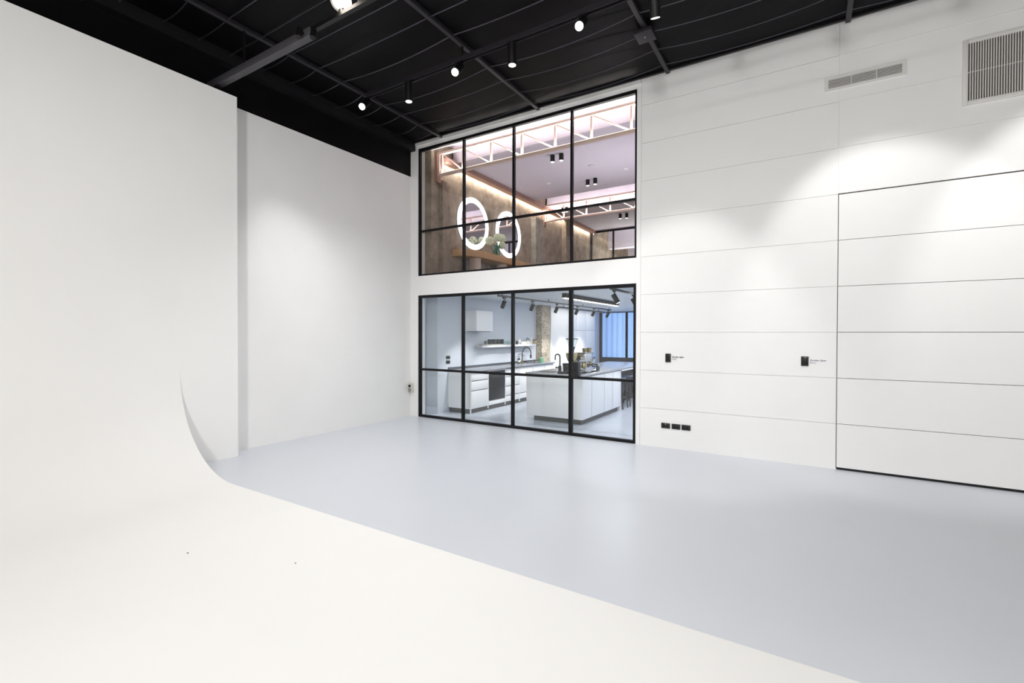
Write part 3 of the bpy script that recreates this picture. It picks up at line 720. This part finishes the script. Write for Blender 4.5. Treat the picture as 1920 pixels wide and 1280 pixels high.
# espresso machine
ex0, ex1, ey0, ey1 = -3.80, -3.535, 8.30, 8.80
em = thing('espresso_machine', 'shiny chrome espresso machine on the island', 'coffee machine', ((ex0+ex1)/2, 8.4, IZ))
MB().box(ex0, ex1, ey0, ey1, IZ+.03, IZ+.10).build('drip_tray', chrome, em, bevel=.008)
MB().box(ex0+.02, ex1-.12, ey0+.06, ey1-.02, IZ+.10, IZ+.33).build('body', chrome, em, bevel=.012)
MB().box(ex0, ex1-.02, ey0+.0, ey1, IZ+.21, IZ+.375).build('boiler_housing', chrome, em, bevel=.014)
MB().box(ex0+.03, ex1-.07, ey0-.004, ey0+.004, IZ+.26, IZ+.325).build('badge_panel', black_matt, em, bevel=.002)
MB().box(ex0-.004, ex1-.016, ey0-.004, ey1+.004, IZ+.378, IZ+.388).build('cup_rail', chrome, em)
for y in (8.42, 8.66):
    gh = MB().cyl((ex1-.06, y, IZ+.21), (ex1-.06, y, IZ+.155), .036, n=20).build('group_head', brass, em)
    MB().cyl((ex1-.06, y, IZ+.165), (ex1+.09, y-.02, IZ+.15), .012, .015, n=12).build('portafilter', black_matt, gh)
MB().lathe([(0, 0), (.045, 0), (.05, .05), (.04, .09), (.036, .09), (0, .01)], (ex1-.07, 8.36, IZ+.101), 22).build('milk_jug', brass, em)
MB().tube([(ex1-.02, 8.33, IZ+.24), (ex1+.0, 8.32, IZ+.2), (ex1-.01, 8.32, IZ+.13)], .006, 8).build('steam_wand', chrome, em)
for x in (ex0+.03, ex1-.04):
    for y in (ey0+.03, ey1-.03): MB().cyl((x, y, IZ), (x, y, IZ+.03), .02, n=12).build('foot', black_matt, em)
MB().cyl((ex1-.09, ey0-.012, IZ+.29), (ex1-.09, ey0-.004, IZ+.29), .022, n=18).build('gauge', white_cer, em)
for k, (x, y, z, r, h, lb) in enumerate(((-3.60, 8.37, IZ+.389, .046, .075, 'smoky gold cup on top of the espresso machine, nearer the glass wall'),
                                         (-3.56, 8.49, IZ+.389, .05, .085, 'smoky gold cup on top of the espresso machine, further back'))):
    t = thing('gold_cup', lb, 'cup', (x, y, z), 'gold cups on the coffee machine')
    MB().lathe([(0, .003), (r*.75, 0), (r, h), (r*.93, h), (r*.7, .008), (0, .008)], (x, y, z), 24).build('bowl', gold_cup, t)
    MB().lathe([(r*1.0, h), (r*1.05, h+.004), (r*.93, h+.004)], (x, y, z), 24).build('rim', brass, t)
kb = thing('knock_box', 'dark grey knock box beside the espresso machine', 'knock box', (-3.58, 8.95, IZ))
MB().box(-3.69, -3.55, 8.88, 9.03, IZ+.01, IZ+.09).build('box', charcoal, kb, bevel=.006)
MB().cyl((-3.69, 8.95, IZ+.1005), (-3.55, 8.95, IZ+.1005), .010, n=12).build('bar', black_matt, kb)
MB().box(-3.68, -3.56, 8.89, 9.02, IZ, IZ+.0095).build('foot', black_matt, kb)

# stools
for k, y in enumerate((10.32, 10.83, 11.36)):
    lb = ['dark bar stool closest to the island side doors', 'dark bar stool in the middle under the island overhang', 'dark bar stool furthest from the glass wall'][k]
    t = thing('bar_stool', lb, 'stool', (-3.62, y, 0), 'bar stools under the island end')
    cx = -3.62
    MB().lathe([(0, .665), (.15, .662), (.165, .675), (.165, .69), (.15, .70), (0, .695)], (cx, y, 0), 28).build('seat', seat_m, t)
    for sx in (-1, 1):
        for sy in (-1, 1):
            MB().tube([(cx+sx*.10, y+sy*.10, .665), (cx+sx*.17, y+sy*.17, .0)], .013, 10).build('leg', stool_m, t)
    mb = MB()
    q = .145
    for a, b in (((-1, -1), (1, -1)), ((1, -1), (1, 1)), ((1, 1), (-1, 1)), ((-1, 1), (-1, -1))):
        mb.cyl((cx+a[0]*q, y+a[1]*q, .25), (cx+b[0]*q, y+b[1]*q, .25), .009, n=8)
    mb.build('footrest', stool_m, t)

# ------------------------------------------------------------------ kitchen lights
def ktrack(x, y0, y1, label, heads, aimx, hl):
    t = thing('kitchen_light_track', label, 'light track', (x, (y0+y1)/2, 2.40))
    MB().box(x-.018, x+.018, y0, y1, 2.40, 2.436).build('rail', lamp_black, t)
    mb = MB()
    for k in range(4): yy = y0+.15+(y1-y0-.3)*k/3; mb.box(x-.008, x+.008, yy-.008, yy+.008, 2.436, KC)
    mb.build('hanger', lamp_black, t)
    for k, y in enumerate(heads):
        s = thing('kitchen_spotlight', hl[k], 'spotlight', (x, y, 2.24), 'spot heads on the kitchen tracks')
        MB().box(x-.014, x+.014, y-.05, y+.05, 2.37, 2.40).build('adapter', lamp_black, s)
        MB().cyl((x, y, 2.31), (x, y, 2.37), .009, n=10).build('stem', lamp_black, s)
        d = Vector((aimx, .12, -.8)).normalized(); p = Vector((x, y, 2.30))
        MB().cyl(p-d*.035, p+d*.13, .042, n=20).build('lamp_body', lamp_black, s)
        MB().cyl(p+d*.1305, p+d*.133, .034, n=20).build('lens', lens_dim, s)
        light('SPOT', 'kitchen_beam', p+d*.16, KSP, (1, .98, .96), p+d, spot_size=math.radians(66), spot_blend=.7, shadow_soft_size=.04)
KSP = 100
ktrack(-5.2, 7.80, 14.12, 'long black ceiling track above the aisle beside the wall bench', (8.03, 9.2, 10.4, 11.6, 12.75, 13.9), -.45,
       ['kitchen spot at the near end of the track by the hood', 'second kitchen spot on the aisle track, above the shelf', 'third kitchen spot on the aisle track, before the brick pier',
        'fourth kitchen spot on the aisle track, by the tall cupboards', 'fifth kitchen spot on the aisle track', 'last kitchen spot on the aisle track, before the blue window'])
ktrack(-2.785, 7.55, 13.4, 'black ceiling track above the far side of the island', (7.72, 8.75), .45,
       ['kitchen spot just inside the last glass pane', 'kitchen spot cut off by the window frame edge'])
t = thing('linear_pendant', 'long black linear light glowing underneath above the island', 'pendant light', (-4.16, 10.2, 2.37))
MB().box(-4.205, -4.115, 8.63, 11.76, 2.388, KC-.002).build('housing', lamp_black, t)
MB().box(-4.195, -4.125, 8.64, 11.75, 2.379, 2.3875).build('diffuser', led_bar, t)
t = thing('wall_washer_track', 'short black track high in front of the tall cupboards', 'light track', (-5.9, 13.5, 2.4))
MB().box(-5.97, -5.93, 12.0, 15.5, 2.395, 2.44).build('rail', lamp_black, t)
MB().box(-5.96, -5.94, 12.3, 12.32, 2.44, KC).box(-5.96, -5.94, 15.0, 15.02, 2.44, KC).build('hanger', lamp_black, t)
light('AREA', 'kitchen_fill', (-5.2, 10.6, 2.46), 24, (1, 1, 1), (-5.2, 10.6, 0), shape='RECTANGLE', size=.5, size_y=5)
light('AREA', 'kitchen_washer', (-5.86, 13.8, 2.39), 9, (1, .98, .95), (-6.4, 13.8, 1.0), shape='RECTANGLE', size=3.2, size_y=.06).rotation_euler.z += 0
light('AREA', 'kitchen_fill', (-3.0, 11.5, 2.42), 105, (1, 1, 1), (-3.0, 11.5, 0), shape='RECTANGLE', size=1.2, size_y=6)

# ------------------------------------------------------------------ upper room
UX, UF, UC = -6.45, 2.80, 5.60
UD = 5.25   # underside of the dropped panels
struct('wall_upper_left', MB().box(-7.1, UX, YW+.2, 19.5, UF, UC), concrete, 'rough brown board-marked concrete wall of the upper room', 'wall')
struct('wall_upper_right', MB().box(-1.95, -1.8, YW+.2, 19.5, UF, UC), up_ceil, 'far side wall of the upper room', 'wall')
struct('ceiling_upper', MB().box(-7.1, -1.8, YW+.2, 19.5, UC, UC+.12), up_ceil, 'lavender white ceiling of the upper room', 'ceiling')
struct('ceiling_upper_panel', MB().box(-6.38, -1.95, 7.86, 11.16, UD, UC-.001), up_ceil, 'dropped lavender ceiling panel between the two trusses', 'ceiling')
struct('ceiling_upper_panel', MB().box(-6.38, -1.95, 12.09, 15.455, UD, UC-.001), up_ceil, 'dropped mauve ceiling panel beyond the second truss', 'ceiling')
struct('floor_upper', MB().box(-6.46, -1.94, YW+.2, 19.5, UF-.003, UF+.01), up_floor, 'brown floor of the upper room', 'floor')
struct('wall_upper_back', MB().box(-7.1, -1.8, 19.5, 19.7, UF, UC+.1), up_ceil, 'back wall of the room beyond the inner glass', 'wall')
struct('column_plaster', MB().box(UX-.02, -6.30, 11.30, 11.74, UF, 4.84), concrete_grey, 'smooth grey plaster pier carrying the second truss', 'column')
struct('column_concrete', MB().box(UX-.02, -6.36, 7.50, 7.72, UF, 4.80), concrete, 'rough concrete pier below the first truss', 'column')
struct('column_concrete', MB().box(UX-.02, -6.30, 13.2, 13.7, UF, UC), concrete, 'rough concrete pier beyond the plaster pier', 'column')
TRP = 70
def truss(y, label, xs, first):
    t = thing('roof_truss', label, 'truss', (-4.2, y, 4.84))
    z0, z1 = 4.855, 5.33
    MB().box(UX+.02, -1.95, y-.035, y+.035, z0, z0+.045).build('bottom_chord', truss_paint, t)
    MB().box(UX+.02, -1.95, y-.035, y+.035, z1-.045, z1).build('top_chord', truss_paint, t)
    for x in xs: MB().box(x-.017, x+.017, y-.017, y+.017, z0+.045, z1-.045).build('upright', truss_paint, t)
    for a, b in zip(xs[:-1], xs[1:]):
        MB().bar((a+.03, y, z1-.05), (b-.03, y, z0+.05), .022, .022).build('diagonal', truss_paint, t)
    MB().box(UX+.001, UX+.06, y-.06, y+.06, z0-.12, z1).build('end_plate', truss_brown, t)
    MB().box(UX+.061, UX+.10, y-.04, y+.04, z0+.046, z1-.046).build('end_post', truss_paint, t)
    MB().box(UX+.12, -2.0, y-.032, y-.019, z0+.0455, z0+.05).build('light_strip', led_warm, t)
    MB().box(UX+.12, -2.0, y+.019, y+.032, z0+.0455, z0+.05).build('light_strip', led_warm, t)
    for dy in (-.026, .026): light('AREA', 'upper_strip', (-4.2, y+dy, z0+.052), TRP/2, (1, .94, .89), (-4.2, y+dy, UC), shape='RECTANGLE', size=4.2, size_y=.012, spread=math.radians(112))
truss(7.42, 'pale pink steel truss just behind the upper window', [-6.31]+[-5.78+.675*k for k in range(6)], True)
truss(12.0, 'pale pink steel truss deep in the upper room', [-6.31]+[-5.80+.675*k for k in range(6)], False)
WLP = 9
for y0, y1, lb in ((7.50, 11.93, 'brown ledge beam with a hidden light strip above the mirrors'), (12.1, 15.4, 'brown ledge beam with light strip beyond the second truss')):
    t = thing('ledge_beam', lb, 'beam', (-6.3, (y0+y1)/2, 5.14), kind='structure')
    MB().box(-6.37, -6.245, y0, y1, 5.15, 5.249).build('beam', truss_brown, t)
    MB().box(-6.45, -6.37, y0, y1, 5.225, 5.249).build('bracket', truss_brown, t)
    MB().box(-6.43, -6.37, y0, y1, 5.185, 5.195).build('light_strip', led_warm, t)
    light('AREA', 'upper_strip', (-6.395, (y0+y1)/2, 5.18), WLP*(y1-y0), (1, .93, .85), (-6.395, (y0+y1)/2, 3), shape='RECTANGLE', size=.05, size_y=y1-y0)
# mirrors
def mirror(y, z, label):
    t = thing('ring_mirror', label, 'mirror', (UX, y, z-.58), 'round lit mirrors on the concrete wall')
    def disc(x, r, m, nm, x1):
        MB().cyl((x, y, z), (x1, y, z), r, n=64).build(nm, m, t)
    disc(UX+.001, .56, black_steel, 'back_plate', UX+.03)
    disc(UX+.03, .462, mirror_m, 'mirror_glass', UX+.048)
    mb = MB(); n = 72
    rs = [[mb.bm.verts.new((x, y+r*math.cos(2*PI*i/n), z+r*math.sin(2*PI*i/n))) for i in range(n)] for x, r in ((UX+.031, .464), (UX+.055, .464), (UX+.055, .575), (UX+.031, .575))]
    for a, b in zip(rs, rs[1:]+rs[:1]): mb._bridge(a, b)
    mb.build('light_ring', led_ring, t)
mirror(8.613, 4.136, 'round mirror with glowing white rim, the nearer and bigger looking one')
mirror(10.088, 4.154, 'round mirror with glowing white rim, behind the vase of flowers')
# counter with rounded end
ct = thing('timber_counter', 'long oak counter with a rounded end below the ring mirrors', 'counter', (-6.2, 9.3, UF))
poly = [(UX+.004, 11.0), (-5.99, 11.0), (-5.99, 8.40)]
poly += [(UX+.004+(.452)*math.cos(a), 8.40-.52*math.sin(a)) for a in [PI/2*k/12 for k in range(1, 13)]]
MB().prism(poly, 'z', 3.31, 3.452).build('top', oak, ct, bevel=.004)
for y in (8.40, 9.45, 10.5): MB().cyl((-6.2, y, UF+.01), (-6.2, y, 3.309), .125, n=32).build('leg', post_mat, ct)
vz = thing('glass_vase', 'green glass vase on the oak counter', 'vase', (-6.08, 9.05, 3.453))
vx, vy = -6.085, 9.05
MB().lathe([(0, .004), (.075, .002), (.085, .02), (.085, .235), (.078, .235), (.076, .025), (0, .02)], (vx, vy, 3.453), 28).build('vase', vase_glass, vz)
hl = ['pale green hydrangea leaning toward the nearer mirror', 'pale green hydrangea at the top centre of the bunch', 'pale green hydrangea at the top beside the second mirror', 'pale green hydrangea drooping low over the vase rim']
for k, (y, z) in enumerate(((8.83, 3.765), (9.06, 3.87), (9.33, 3.90), (9.24, 3.715))):
    h = thing('hydrangea', hl[k], 'flower', (vx, vy, 3.475), 'hydrangeas in the green vase')
    x = vx+(.04 if k % 2 else -.03)
    mb = MB(); r = .10 if k != 3 else .088
    for i in range(90):
        ph = math.acos(1-2*(i+.5)/90); th = PI*(1+5**.5)*i
        c = Vector((x+r*.8*math.sin(ph)*math.cos(th), y+r*.8*math.sin(ph)*math.sin(th), z+r*.75*math.cos(ph)))
        mb.ball(c, r*.27, 1, .25)
    mb.build('bloom', petal, h)
    MB().tube([(vx+.03*math.cos(k*1.6), vy+.03*math.sin(k*1.6), 3.48), (vx+.04*math.cos(k), vy+(y-vy)*.35, 3.66), (x, y-(y-vy)*.1, z-.07)], .008, 8).build('stem', stem_green, h)
# ceiling lights in pairs
pl = [((-4.381, 8.536), 'first of the pair of black downlights near the first truss'), ((-4.194, 8.553), 'second of the pair of black downlights near the first truss'),
      ((-4.374, 10.314), 'first of the pair of black downlights before the second truss'), ((-4.184, 10.299), 'second of the pair of black downlights before the second truss'),
      ((-4.778, 13.731), 'black downlight beyond the second truss, first of the far pair'), ((-4.595, 13.769), 'black downlight beyond the second truss, second of the far pair'),
      ((-5.92, 12.2), 'black downlight seen through the second truss, wall side'), ((-5.81, 12.2), 'black downlight seen through the second truss, room side')]
for (x, y), lb in pl:
    t = thing('ceiling_downlight', lb, 'downlight', (x, y, UD-.15), 'black cylinder downlights upstairs')
    MB().cyl((x, y, UD-.001), (x, y, UD-.135), .046, n=24).build('housing', lamp_black, t)
    MB().cyl((x, y, UD-.1355), (x, y, UD-.139), .038, n=24).build('lens', lens_dim, t)
t = MB().lathe([(0, -.001), (.075, -.001), (.07, -.03), (0, -.035)], (-3.93, 9.486, UD), 28).build('smoke_detector', up_ceil)
tag(t, 'round white smoke detector on the lavender upstairs ceiling', 'smoke detector')
# inner glass wall
wb = thing('window_4', 'black framed inner glass wall at the back of the upper room', 'window', (-4.2, 15.5, UF), kind='structure')
mb = MB().box(UX, -1.95, 15.47, 15.53, 5.17, 5.23).box(UX, UX+.06, 15.47, 15.53, UF+.01, 5.17)
mb.build('window_frame', frame_black, wb)
xm = [UX+.06, -5.63, -4.75, -3.87, -2.99, -1.95]
for x in xm[1:-1]: MB().box(x-.025, x+.025, 15.475, 15.525, UF+.01, 5.17).build('mullion', frame_black, wb)
for a, b in zip(xm[:-1], xm[1:]): MB().box(a+.025, b-.025, 15.496, 15.504, UF+.01, 5.17).build('pane', clear, wb)
struct('wall_upper_bulkhead', MB().box(UX, -1.95, 15.46, 15.54, 5.23, UD-.001), up_ceil, 'mauve bulkhead above the inner glass wall', 'wall')
struct('trim_cornice_box', MB().box(UX, -1.95, 17.2, 17.5, 4.9, UC), up_ceil, 'pale dropped beam in the room beyond the inner glass', 'beam')
light('AREA', 'upper_back_fill', (-4.8, 16.8, 3.4), 120, (1, .94, .9), (-4.8, 16.9, 5.6), shape='RECTANGLE', size=2.4, size_y=1)
light('AREA', 'upper_fill', (-3.2, 9.4, 3.2), 46, (.96, .95, 1), (-3.6, 9.4, 5.2), shape='RECTANGLE', size=1.2, size_y=2.5)

# ------------------------------------------------------------------ world, camera, colour
w = bpy.data.worlds.new('World'); S.world = w; w.use_nodes = True
w.node_tree.nodes['Background'].inputs[0].default_value = (.56, .72, 1, 1)
w.node_tree.nodes['Background'].inputs[1].default_value = 3.1

f_, yaw, pit, rol, cy = 888.744, .558215772, -.0105315944, .00242896666, 636.178
F = Vector((-math.sin(yaw)*math.cos(pit), math.cos(yaw)*math.cos(pit), math.sin(pit)))
R = Vector((math.cos(yaw), math.sin(yaw), 0)); U = R.cross(F)
R2 = math.cos(rol)*R+math.sin(rol)*U; U2 = -math.sin(rol)*R+math.cos(rol)*U
cam = bpy.data.cameras.new('Camera'); co = bpy.data.objects.new('Camera', cam); COL.objects.link(co)
M = Matrix((R2, U2, -F)).transposed().to_4x4(); M.translation = (0, 0, 1.65)
co.matrix_world = M
cam.sensor_width = 36; cam.lens = f_/1920*36; cam.shift_y = -(640-cy)/1920
cam.clip_start = .05; cam.clip_end = 200
S.camera = co
S.view_settings.view_transform = 'Standard'; S.view_settings.look = 'None'
S.view_settings.exposure = 0.0; S.view_settings.gamma = 1; S.view_settings.use_curve_mapping = False
S.cycles.max_bounces = 8; S.cycles.diffuse_bounces = 5; S.cycles.transparent_max_bounces = 16; S.cycles.glossy_bounces = 4
S.cycles.caustics_reflective = False; S.cycles.caustics_refractive = False
S.cycles.sample_clamp_indirect = 6
S.cycles.use_denoising = True
